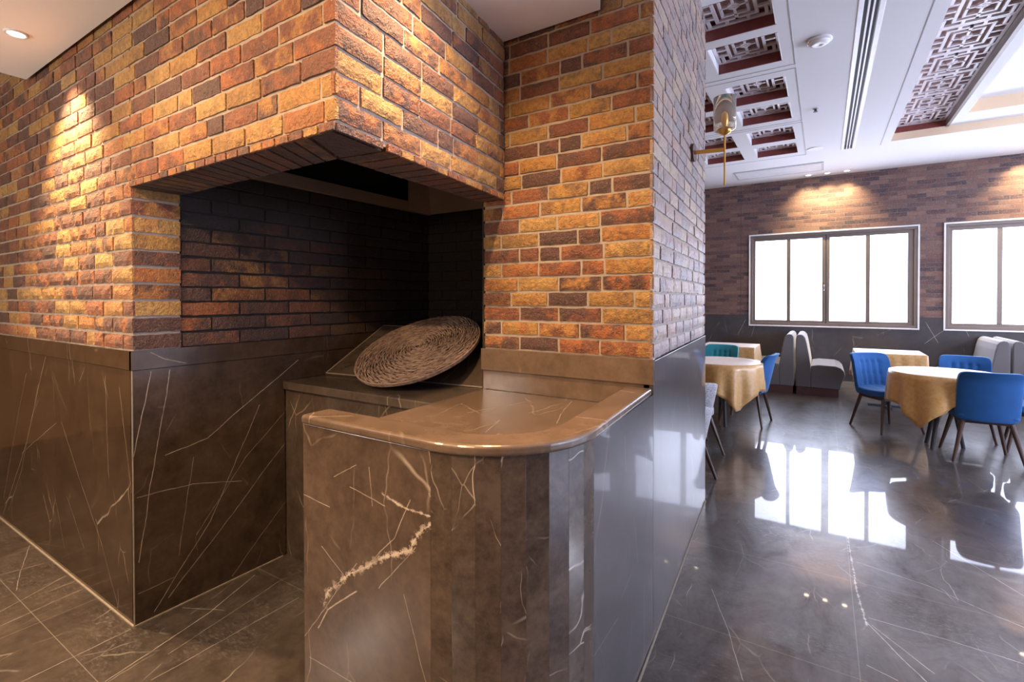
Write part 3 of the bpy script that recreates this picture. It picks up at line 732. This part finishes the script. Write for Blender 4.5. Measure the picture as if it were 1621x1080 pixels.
# linear slot diffuser
x0, x1, y0, y1 = SLOT
root = empty('slot_diffuser', ((x0 + x1) / 2, (y0 + y1) / 2, Z), 'long white linear air diffuser with three dark slots in ceiling', 'air vent')
w_, h_ = x1 - x0, y1 - y0
m = MB(); m.box(-w_ / 2 - .012, -w_ / 2 + .022, -h_ / 2, h_ / 2, -.004, .03); m.box(w_ / 2 - .022, w_ / 2 + .012, -h_ / 2, h_ / 2, -.004, .03)
m.build('flange', M['white_metal'], root, bevel=.002)
for k in range(2):
    m = MB(); xx = -w_ / 2 + .022 + (k + 1) * (w_ - .044) / 3; m.box(xx - .006, xx + .006, -h_ / 2, h_ / 2, -.002, .03); m.build('blade', M['white_metal'], root)
m = MB(); m.box(-w_ / 2 + .022, w_ / 2 - .022, -h_ / 2, h_ / 2, .032, .04); m.build('slot_backing', M['dark_slot'], root)
# return air panel near the windows
x0, x1, y0, y1 = RET
root = empty('air_return', ((x0 + x1) / 2, (y0 + y1) / 2, Z), 'pale grey rectangular access panel in ceiling near the windows', 'ceiling vent')
w_, h_ = x1 - x0, y1 - y0
m = MB(); m.box(-w_ / 2, w_ / 2, -h_ / 2, h_ / 2, -.010, -.001); m.build('frame', M['groove'], root, bevel=.003)
m = MB()
for k in range(7): yy = -h_ / 2 + .05 + k * (h_ - .1) / 7; m.box(-w_ / 2 + .03, w_ / 2 - .03, yy, yy + .05, -.016, -.010)
m.build('louvres', M['white_metal'], root)

# big coffer with the long lattice
cw = MB(); x0, x1, y0, y1 = COF
t = .02; z1 = Z + .095
cw.box(x0 - t, x1 + t, y1, y1 + t, Z + .051, z1 + .12); cw.box(x0 - t, x0, y0, y1, Z + .051, z1 + .12); cw.box(x0 - t, x1 + t, y0 - t, y0, Z + .051, z1 + .12); cw.box(x1, x1 + t, y0, y1, Z + .051, z1 + .12)
cw.box(x0, x1, y1 - .004, y1, Z + .002, z1); 
coffer = tag(cw.build('trim_4', M['cream']), kind='structure')
LAT = (.752, 1.315, 3.2, 8.21); IN2 = (1.43, 5.2, 3.6, 7.76)
m = MB()
for a, b, c, d in rect_holes(x0, x1, y0, y1 - .004, [LAT, IN2]): m.box(a, b, c, d, z1, z1 + .03)
tag(m.build('ceiling_coffer', M['ceiling']), kind='structure')
m = MB(); m.box(IN2[0] - .02, IN2[1] + .02, IN2[2], IN2[3] + .02, z1 + .14, z1 + .16); tag(m.build('ceiling_inner', M['ceiling']), kind='structure')
m = MB(); m.box(IN2[0], IN2[1], IN2[3] - .003, IN2[3] + .02, z1 + .001, z1 + .14); m.box(IN2[0] - .02, IN2[0], IN2[2], IN2[3], z1 + .031, z1 + .14); m.box(IN2[1], IN2[1] + .02, IN2[2], IN2[3], z1 + .031, z1 + .14); tag(m.build('trim_5', M['cream']), kind='structure')
root = empty('long_ceiling_lattice', ((LAT[0] + LAT[1]) / 2, (LAT[2] + LAT[3]) / 2, z1), 'long carved wooden lattice band running along the coffered ceiling', 'ceiling panel')
w_, h_ = LAT[1] - LAT[0], LAT[3] - LAT[2]
m = MB(); m.box(-w_ / 2, w_ / 2, h_ / 2 - .01, h_ / 2, .001, .13); m.build('end_board', M['maroon'], root)
m = MB(); m.box(w_ / 2 - .018, w_ / 2 + .014, -h_ / 2, h_ / 2 - .01, -.012, .13); m.build('side_board', M['frame'], root)
m = MB(); m.box(-w_ / 2, w_ / 2, -h_ / 2, h_ / 2, .125, .135); m.build('backing', M['lattice_back'], root)
n = 9
for k in range(n):
    m = MB(); lattice_bars(w_ - .04, h_ / n - .003, m, .075)
    o = m.build('lattice_module', M['lattice'], root, bevel=.002, seg=1); o.location = (0, -h_ / 2 + (k + .5) * h_ / n, 0)

# round ceiling devices
root = empty('smoke_detector', (-.035, 4.68, Z), 'white round domed smoke detector on the ceiling', 'smoke detector')
m = MB(); m.lathe([(.001, -.001), (.088, -.001), (.092, -.012), (.084, -.018), (.001, -.018)], 36); m.build('base', M['white_metal'], root, smooth=False)
m = MB(); m.lathe([(.078, -.018), (.072, -.030), (.050, -.040), (.001, -.043), (.001, -.019)], 36); m.build('dome', M['white_metal'], root, smooth=True)
root = empty('sprinkler_head', (-.078, 6.354, Z), 'tiny dark sprinkler head in the white ceiling', 'sprinkler')
m = MB(); m.lathe([(.001, -.002), (.026, -.002), (.026, -.007), (.001, -.007)], 20); m.build('escutcheon', M['groove'], root)
m = MB(); m.lathe([(.001, -.008), (.012, -.008), (.012, -.03), (.022, -.032), (.022, -.035), (.001, -.035)], 16); m.build('sprinkler_body', M['dark_slot'], root)
root = empty('ceiling_speaker', (-.10, 8.05, Z), 'faint white flat round speaker on the ceiling near the windows', 'speaker')
m = MB(); m.lathe([(.001, -.001), (.085, -.001), (.085, -.006), (.001, -.008)], 32); m.build('speaker_grille', M['white_metal'], root)
m = MB(); m.lathe([(.085, -.001), (.10, -.001), (.098, -.010), (.087, -.010)], 32); m.build('speaker_ring', M['white_metal'], root)

for k, x in enumerate(WASH_LIGHTS):
    g = 'wall washers left of the windows' if k < 3 else 'wall washers at right'
    lb = 'warm glowing wall washer downlight above the first window, %s of three' % ('left', 'middle', 'right')[k] if k < 3 else 'warm wall washer downlight above the second window, %s of three' % ('left', 'middle', 'right')[k - 3]
    downlight(x, 9.72, Z, M['lamp_warm'], lb, r=.05, group='wall washer downlights')
    spot('spot_washer', (x, 9.66, Z - .015), (x, 9.93, 2.75), 95, (1, .74, .38), 95, 1., .03)
for k, (x, y) in enumerate(ROOM_LIGHTS):
    downlight(x, y, Z, M['lamp_cool'], None, r=.06)
    o = COL.objects[-1]
    spot('spot_room', (x, y, Z - .02), (x, y, 0), 60 if x > 0 else 30, NEUT if x > 0 else WARM, 130, .9, .05)
_dl = [o for o in COL.objects if o.name.startswith('downlight') and 'label' not in o]
for o in _dl:
    x_, y_ = o.location.x, o.location.y
    o['label'] = 'white dining ceiling downlight outside the picture, %s column, %s' % ('left' if x_ < 1 else 'middle' if x_ < 3 else 'right', 'behind the camera' if y_ < 0 else 'nearest the camera' if y_ < 2 else 'second nearest' if y_ < 4 else 'nearest the windows'); o['group'] = 'dining room downlights'

for k, (x, y, z, e, c_) in enumerate(FILL_GLOBES):
    top = 2.81 if x < -.9 else Z
    root = empty('globe_pendant', (x, y, top), ['warm glass globe pendant hanging far left behind the camera', 'warm glass globe pendant hanging behind the counter viewer', 'white globe pendant at right, middle one', 'white globe pendant at right, nearest the windows'][k], 'pendant lamp')
    m = MB(); m.lathe([(.001, -.001), (.05, -.001), (.05, -.02), (.001, -.025)], 20); m.build('canopy', M['white_metal'], root)
    m = MB(); m.tube([(0, 0, -.02), (0, 0, z - top + .1)], .004, 6); m.build('cord', M['dark_slot'], root)
    m = MB(); m.lathe([(.001 + .1 * math.sin(PI * i / 12), .1 * math.cos(PI * i / 12)) for i in range(13)], 24, (0, 0, z - top)); m.build('globe', M['globe_warm' if k < 2 else 'globe_cool'], root, smooth=True)
    d = bpy.data.lights.new('pendant_light', 'POINT'); d.energy = e; d.color = c_; d.shadow_soft_size = .12
    o = bpy.data.objects.new('pendant_light', d); COL.objects.link(o); o.location = (x, y, z - .24)

# ------------------------------------------------------------------ window wall and other walls
Y = 9.93
wins = [(-1.125, 1.253), (1.583, 3.961)]
wz = (1.015, 2.62)
m = MB()
for a, b, c, d in rect_holes(-3.2, 6.5, 1.19, 3.57, [(p, q, wz[0], wz[1]) for p, q in wins]): m.box(a, b, Y, Y + .17, c, d)
wf = tag(m.build('wall_far', M['brick_far']), kind='structure')
m = MB()
for a, b, c, d in rect_holes(-3.2, 6.5, 0, 1.19, [(p, q, wz[0], 1.19) for p, q in wins]): m.box(a, b, Y - .012, Y + .17, c, d)
m.build('marble_wainscot', M['wainscot_far'], wf)
m = MB(); m.box(-1.285, -1.279, Y - .002, Y, 1.19, 3.569); m.build('panel_joint', M['dark_slot'], wf)
m = MB(); m.box(-3.2, 6.5, Y - .03, Y - .0125, 0, .10); tag(m.build('baseboard_far', M['grout']), kind='structure')
for k, (a, b) in enumerate(wins):
    m = MB(); g = .022
    for q in ((a - g, b + g, wz[1], wz[1] + g), (a - g, b + g, wz[0] - g, wz[0]), (a - g, a, wz[0], wz[1]), (b, b + g, wz[0], wz[1])): m.box(q[0], q[1], Y - .022, Y + .01, q[2], q[3])
    wn = tag(m.build('window_%d' % (k + 1), M['reveal'], bevel=.003), kind='structure')
    m = MB(); t = .045
    for q in ((a, b, wz[1] - t, wz[1]), (a, b, wz[0], wz[0] + t), (a, a + t, wz[0] + t, wz[1] - t), (b - t, b, wz[0] + t, wz[1] - t)): m.box(q[0], q[1], Y - .008, Y + .09, q[2], q[3])
    m.build('outer_frame', M['frame'], wn, bevel=.004)
    xs = [(a + .085, a + .581), (a + .639, a + 1.109), (a + 1.218, a + 1.715), (a + 1.773, b - .122)]
    m = MB(); zb, zt = wz[0] + .09, wz[1] - .10
    L0, L1 = a + t, b - t; mid = (xs[1][1] + xs[2][0]) / 2
    for s0, s1, pa, pb in ((L0, mid - .006, xs[0], xs[1]), (mid + .006, L1, xs[2], xs[3])):
        m = MB()
        m.box(s0, s1, Y + .015, Y + .065, wz[0] + t, zb); m.box(s0, s1, Y + .015, Y + .065, zt, wz[1] - t)
        m.box(s0, pa[0], Y + .015, Y + .065, zb, zt); m.box(pa[1], pb[0], Y + .01, Y + .06, zb, zt); m.box(pb[1], s1, Y + .015, Y + .065, zb, zt)
        m.build('sash', M['frame'], wn, bevel=.003)
    m = MB(); m.box(mid - .006, mid + .006, Y + .02, Y + .06, wz[0] + t, wz[1] - t); m.build('meeting_strip', M['dark_slot'], wn)
    for p in xs:
        m = MB(); m.box(p[0] - .008, p[1] + .008, Y + .035, Y + .043, zb - .008, zt + .008); m.build('pane', M['pane'], wn)
    m = MB(); m.box(mid - .035, mid - .012, Y - .004, Y + .015, 1.66, 1.76); m.tube([(mid - .023, Y - .004, 1.72), (mid - .023, Y - .03, 1.72), (mid - .023, Y - .03, 1.62)], .008, 8); m.build('handle', M['chrome'], wn)

m = MB()
rw = [(1.4, 3.6), (4.2, 6.6), (7.2, 9.2)]  # unseen windows added to this wall as cool fill light
for a, b, c, d in rect_holes(-4.2, 9.93, 0, 3.57, [(p, q, 1.0, 2.7) for p, q in rw]): m.box(6.5, 6.65, a, b, c, d)
wr = tag(m.build('wall_right', M['brick_far']), kind='structure')
for k, (p, q) in enumerate(rw):
    m = MB(); g = .06
    for c in ((p, q, 1.0, 1.0 + g), (p, q, 2.7 - g, 2.7), (p, p + g, 1.0, 2.7), (q - g, q, 1.0, 2.7), ((p + q) / 2 - .04, (p + q) / 2 + .04, 1.0, 2.7)): m.box(6.52, 6.6, c[0], c[1], c[2], c[3])
    wn = tag(m.build('window_%d' % (k + 3), M['frame']), kind='structure')
    m = MB(); m.box(6.56, 6.57, p + g, q - g, 1.0 + g, 2.7 - g); m.build('pane', M['pane_side'], wn)
m = MB(); m.box(-7, 6.5, -4.35, -4.2, 0, 3.57); tag(m.build('wall_back', M['plaster']), kind='structure')
m = MB(); m.box(-7.15, -7, -4.2, 3.1, 0, 3.57); m.box(-3.35, -3.2, 3.1, 10.1, 0, 3.57); m.box(-7, -3.35, 3.1, 3.25, 0, 3.57); tag(m.build('wall_west', M['plaster']), kind='structure')

# ------------------------------------------------------------------ furniture
def leg(m, top, bot, r0=.021, r1=.012):
    m.tube([top, bot], [r0, r1], 10)
def make_chair(mat):
    root = empty('dining_chair', (0, 0, 0))
    def dseat(x, y, z):
        if z > 0: z -= .006 * abs(math.cos(x * 22)) * abs(math.cos(y * 22))
        return (x * (1 - .10 * (y + .22) / -.44 if y < 0 else 1), y, z - .02 * (1 - (y / .23) ** 2) + .02)
    cushion(.45, .46, .075, 7, 16, dseat, (0, .01, .425)).build('seat', mat, root, smooth=True)
    tuf = [(-.105, z) for z in (.13, .0, -.12)] + [(-.035, z) for z in (.13, .0, -.12)] + [(.035, z) for z in (.13, .0, -.12)] + [(.105, z) for z in (.13, .0, -.12)]
    def dback(x, y, z):
        yy = y
        if y > .005:
            for i in range(4):
                tx = -.105 + .07 * i
                yy -= .013 * math.exp(-((x - tx) / .011) ** 2) * (1 / (1 + math.exp((abs(z) - .15) / .02)))
            for tx, tz in tuf: yy -= .012 * math.exp(-(((x - tx) ** 2 + (z - tz) ** 2) / .00028))
        curve = -.10 * ((z + .23) / .46) + .055 * (x / .22) ** 2 - .035 * max(0, (z - .12) / .11) ** 2
        return (x * (1 - .06 * (z - .23) / -.46 if 0 else 1), yy + curve, z)
    cushion(.44, .062, .46, 10, 30, dback, (0, -.205, .61)).build('backrest', mat, root, smooth=True)
    m = MB(); m.box(-.18, .18, -.18, -.145, .355, .392); m.box(-.18, .18, .155, .19, .355, .392); m.box(-.18, -.145, -.145, .155, .355, .392); m.box(.145, .18, -.145, .155, .355, .392); m.build('seat_frame', M['walnut'], root, bevel=.004)
    for sx in (-1, 1):
        for sy in (-1, 1):
            m = MB(); leg(m, (sx * .165, sy * .165, .37), (sx * .243, sy * .235, 0)); m.build('leg', M['walnut'], root, smooth=False)
    return root
def dup(root, name=None):
    r = root.copy(); COL.objects.link(r)
    for ch in list(root.children):
        c = ch.copy(); COL.objects.link(c); c.parent = r
        for g in ch.children:
            d = g.copy(); COL.objects.link(d); d.parent = c
    return r
def place(o, x, y, rz, label, cat, group=None):
    o.location = (x, y, 0); o.rotation_euler = (0, 0, math.radians(rz)); return tag(o, label, cat, group)
# local +y is where the sitter faces
ch = make_chair(M['blue'])
place(ch, .61, 7.00, -145, 'bright blue tufted chair facing the camera beside the round table, buttoned back showing', 'chair')
c = dup(ch); place(c, 1.245, 6.20, 3, 'blue upholstered chair with its plain back to the camera, at far right of the picture', 'chair')
c = dup(ch); place(c, -.79, 6.56, 83, 'blue tufted chair seen from the side beside the left round table', 'chair')
c = dup(ch); place(c, 1.30, 7.12, 170, 'blue chair behind the right round table, only its back top visible', 'chair')
c = dup(ch); place(c, 1.78, 6.75, 80, 'blue chair at the right frame edge, mostly cut off, right of the round table', 'chair')
tc = make_chair(M['teal']); place(tc, -1.22, 7.18, 176, 'teal upholstered chair behind the left round table next to the brick pier', 'chair')

def make_tub():
    root = empty('tub_chair', (0, 0, 0))
    m = MB(); prof = []
    n = 26; ang0, ang1 = math.radians(-35), math.radians(215)
    vs = []; fs = []
    for i in range(n + 1):
        t = ang0 + (ang1 - ang0) * i / n
        hgt = .62 + .07 * max(0, math.sin((t - ang0) / (ang1 - ang0) * PI)) ** 1.5
        for (r, z) in ((.20, .36), (.262, hgt - .02), (.275, hgt), (.292, hgt - .01), (.285, hgt - .05), (.225, .36)):
            vs.append((r * math.cos(t + PI) * .80, r * math.sin(t + PI) * .80, z))
    for i in range(n):
        for k in range(6): fs.append((i * 6 + k, i * 6 + (k + 1) % 6, (i + 1) * 6 + (k + 1) % 6, (i + 1) * 6 + k))
    fs += [tuple(range(6)), tuple(range(n * 6 + 5, n * 6 - 1, -1))]
    m.add(vs, fs); m.build('backrest', M['speckle'], root, smooth=True)
    cushion(.35, .36, .11, 5, 12, None, (0, .01, .40)).build('seat', M['speckle'], root, smooth=True)
    for sx in (-1, 1):
        for sy in (-1, 1):
            m = MB(); leg(m, (sx * .12, sy * .12, .36), (sx * .225, sy * .225, 0)); m.build('leg', M['walnut'], root)
    return root
tb = make_tub(); place(tb, -1.10, 5.12, 30, 'speckled grey tub chair half hidden behind the pier, arm curve showing', 'chair')
c = dup(tb); place(c, -.965, 4.10, 0, 'speckled grey tub chair closest to the pier, only legs and edge showing', 'chair')

def round_table(x, y, label, clabel, rot, seed, limits=(), R=.478, legs=(0, 120, 240)):
    t = empty('round_table', (x, y, 0), label, 'table')
    m = MB(); m.lathe([(.001, .715), (R - .02, .715), (R - .014, .722), (R - .014, .737), (R - .02, .744), (.001, .744)], 40); m.build('tabletop', M['walnut'], t)
    m = MB(); m.lathe([(.06, .60), (.06, .715), (.001, .715), (.001, .60)], 16); m.build('hub', M['walnut'], t)
    for k in range(3):
        a = math.radians(legs[k]); m = MB(); m.tube([(.03 * math.cos(a), .03 * math.sin(a), .68), (.165 * math.cos(a), .165 * math.sin(a), 0)], [.024, .017], 8); m.build('leg', M['dark_slot'], t)
    # square cloth hanging in four points
    rnd = random.Random(seed); N = 144; S = .74; rings = 9
    vs = [(0, 0, .750)]; fs = []
    for r in (.15, .30, .42): vs += [(r * math.cos(2 * PI * i / N), r * math.sin(2 * PI * i / N), .750) for i in range(N)]
    vs += [((R - .008) * math.cos(2 * PI * i / N), (R - .008) * math.sin(2 * PI * i / N), .7495) for i in range(N)]
    ph = [rnd.uniform(0, 6.28) for _ in range(3)]
    for j in range(1, rings + 1):
        f = j / rings
        for i in range(N):
            a = 2 * PI * i / N; b = a - math.radians(rot)
            hang = S / max(abs(math.cos(b)), abs(math.sin(b))) ** .9 - R; hang = min(hang, .50)
            for la, lw, lh in limits:
                dd = abs((math.degrees(a) - la + 180) % 360 - 180)
                if dd < lw: hang = min(hang, lh + (hang - lh) * max(0, (dd - lw * .7) / (lw * .3)) if hang > lh else hang)
            wob = (math.sin(a * 13 + ph[0]) * .6 + math.sin(a * 19 + ph[1]) * .3 + math.sin(a * 7 + ph[2]) * .35) * .036 * f ** .8
            near = min([1] + [abs((math.degrees(a) - la + 180) % 360 - 180) / lw for la, lw, lh in limits])
            rr = R + (wob + .012 * f) * (.15 + .85 * min(1, near ** 2))
            vs.append((rr * math.cos(a), rr * math.sin(a), .746 - hang * f * .985 - .004))
    fs += [(0, 1 + i, 1 + (i + 1) % N) for i in range(N)]
    tot = 4 + rings
    for j in range(tot - 1):
        for i in range(N): fs.append((1 + j * N + i, 1 + (j + 1) * N + i, 1 + (j + 1) * N + (i + 1) % N, 1 + j * N + (i + 1) % N))
    m = MB(); m.add(vs, fs); o = m.build('tablecloth', M['cloth'], None, smooth=True)
    o.location = (x, y, .0015); sm = o.modifiers.new('solid', 'SOLIDIFY'); sm.thickness = .0015; sm.offset = 1
    tag(o, clabel, 'tablecloth')
round_table(1.03, 6.455, 'round table under gold cloth at right, dark legs just visible', 'gold patterned cloth with hanging points on the right round table', 12, 3, limits=((-50, 48, .23), (130, 40, .24), (75, 30, .24), (15, 25, .24)), R=.455, legs=(138, 228, 20))
round_table(-1.01, 6.30, 'round table under gold cloth beside the brick pier', 'gold patterned cloth on the left round table beside the pier', 75, 5, limits=((45, 40, .24), (100, 30, .24), (-165, 40, .24)), R=.44, legs=(200, 290, 110))

def square_table(x0, x1, y0, y1, label, clabel):
    cx_, cy_ = (x0 + x1) / 2, (y0 + y1) / 2; w_, d_ = x1 - x0, y1 - y0
    t = empty('square_table', (cx_, cy_, 0), label, 'table')
    m = MB(); m.box(-w_ / 2, w_ / 2, -d_ / 2, d_ / 2, .72, .75); m.build('tabletop', M['walnut'], t, bevel=.004)
    m = MB(); m.tube([(0, 0, .03), (0, 0, .72)], .035, 12); m.build('pedestal', M['dark_slot'], t)
    m = MB(); m.box(-.22, .22, -.03, .03, 0, .03); m.box(-.03, .03, -.22, .22, 0, .0295); m.build('base', M['dark_slot'], t)
    N = 40; hang = .30; vs = []; fs = []
    per = []
    for s_ in range(4):
        for i in range(N):
            f = i / N * 2 - 1
            p = [(f, -1), (1, f), (-f, 1), (-1, -f)][s_]; per.append(p)
    P4 = len(per)
    for j, (ins, dz) in enumerate(((.5, 0), (.985, 0), (1.0, -.006))):
        vs += [(px * (w_ / 2 + .006) * ins, py * (d_ / 2 + .006) * ins, .7575 + dz) for px, py in per]
    rings = 7
    for j in range(1, rings + 1):
        f = j / rings
        for i, (px, py) in enumerate(per):
            corner = min(1, max(0, (min(abs(px), abs(py)) - .82) / .18))
            wob = (.009 * math.sin(i * .9) + .007 * math.sin(i * .41 + 1)) * f + .02 * f * (1 + corner * 1.1)
            nx = px if abs(px) >= .999 else 0; ny = py if abs(py) >= .999 else 0
            l = math.hypot(nx, ny) or 1
            vs.append((px * (w_ / 2 + .006) + nx / l * wob, py * (d_ / 2 + .006) + ny / l * wob, .7515 - (hang + .10 * corner) * f))
    fs = [tuple(range(P4))]
    for j in range(3 + rings - 1):
        for i in range(P4): fs.append((j * P4 + i, (j + 1) * P4 + i, (j + 1) * P4 + (i + 1) % P4, j * P4 + (i + 1) % P4))
    m = MB(); m.add(vs, fs); o = m.build('tablecloth', M['cloth'], None, smooth=False); o.location = (cx_, cy_, 0); tag(o, clabel, 'tablecloth')
    sm = o.modifiers.new('solid', 'SOLIDIFY'); sm.thickness = .0015; sm.offset = 1
    for p in o.data.polygons: p.use_smooth = len(p.vertices) == 4 and p.index > P4 * 2
square_table(.38, 1.13, 8.12, 8.80, 'square booth table under the first window, right of the grey sofa', 'gold checked cloth over the square booth table by the grey sofa')
square_table(-1.62, -.86, 8.10, 8.80, 'square booth table in the corner left of the back-to-back sofas', 'gold cloth on the corner booth table behind the teal chair')
square_table(2.78, 3.5, 8.12, 8.80, 'square booth table right of the second pair of sofas, outside the picture', 'gold cloth on the booth table outside the picture at right')

def make_sofa():
    root = empty('booth_sofa', (0, 0, 0))
    back = [(0, .115), (0, .86), (.008, .90), (.03, .925), (.065, .93), (.10, .915), (.125, .88), (.145, .80), (.175, .62), (.195, .47), (.20, .115)]
    seat = [(.202, .115), (.202, .452), (.30, .47), (.52, .465), (.585, .44), (.625, .395), (.64, .345), (.625, .28), (.595, .20), (.58, .115)]
    extrude_profile(back, 0, 1.0).build('backrest', M['grey_fabric'], root, bevel=.014, seg=3, angle=60)
    extrude_profile(seat, 0, 1.0).build('seat', M['grey_fabric'], root, bevel=.014, seg=3, angle=60)
    m = MB(); m.box(.01, .56, .012, .988, 0, .113); m.build('plinth', M['plinth'], root)
    return root
sf = make_sofa(); place(sf, -.355, 8.86, 0, 'grey booth sofa facing right below the first window, beside the square table', 'sofa')
def mirror_sofa(x, label):
    c = dup(sf); c.location = (x, 9.86, 0); c.rotation_euler = (0, 0, PI); return tag(c, label, 'sofa')
mirror_sofa(-.385, 'grey booth sofa facing left, back to back with the other, behind the side-on blue chair')
mirror_sofa(2.065, 'grey booth sofa with pale lit backrest facing left below the second window')
c = dup(sf); place(c, 2.085, 8.86, 0, 'grey booth sofa at the right frame edge, facing right away from the camera', 'sofa')

# sconce on the pier
root = empty('wall_sconce', (-.690, 3.19, 2.40), 'brass wall lamp with glass shade on thin rod, fixed to the brick pier', 'wall lamp')
m = MB(); m.tube([(-.006, 0, 0), (.016, 0, 0)], .055, 20); m.build('wall_plate', M['plinth'], root)
m = MB(); m.tube([(.016, 0, 0), (.19, 0, -.010)], .0125, 12); m.build('arm', M['gold'], root)
m = MB(); m.tube([(.187, 0, -.225), (.187, 0, .12)], .0055, 10); m.build('rod', M['gold'], root)
m = MB(); m.lathe([(.006, .075), (.034, .09), (.04, .115), (.030, .118), (.006, .10)], 20, (.187, 0, 0)); m.build('cup', M['gold'], root, smooth=True)
m = MB(); m.lathe([(.045, .105), (.062, .108), (.064, .30), (.061, .30), (.058, .112), (.045, .109)], 28, (.187, 0, 0)); m.build('glass_shade', M['glass'], root, smooth=True)
m = MB(); m.lathe([(.004, .118), (.012, .125), (.021, .16), (.017, .195), (.003, .21)], 16, (.187, 0, 0)); m.build('bulb', M['lamp_warm'] if 0 else M['gold'], root, smooth=True)
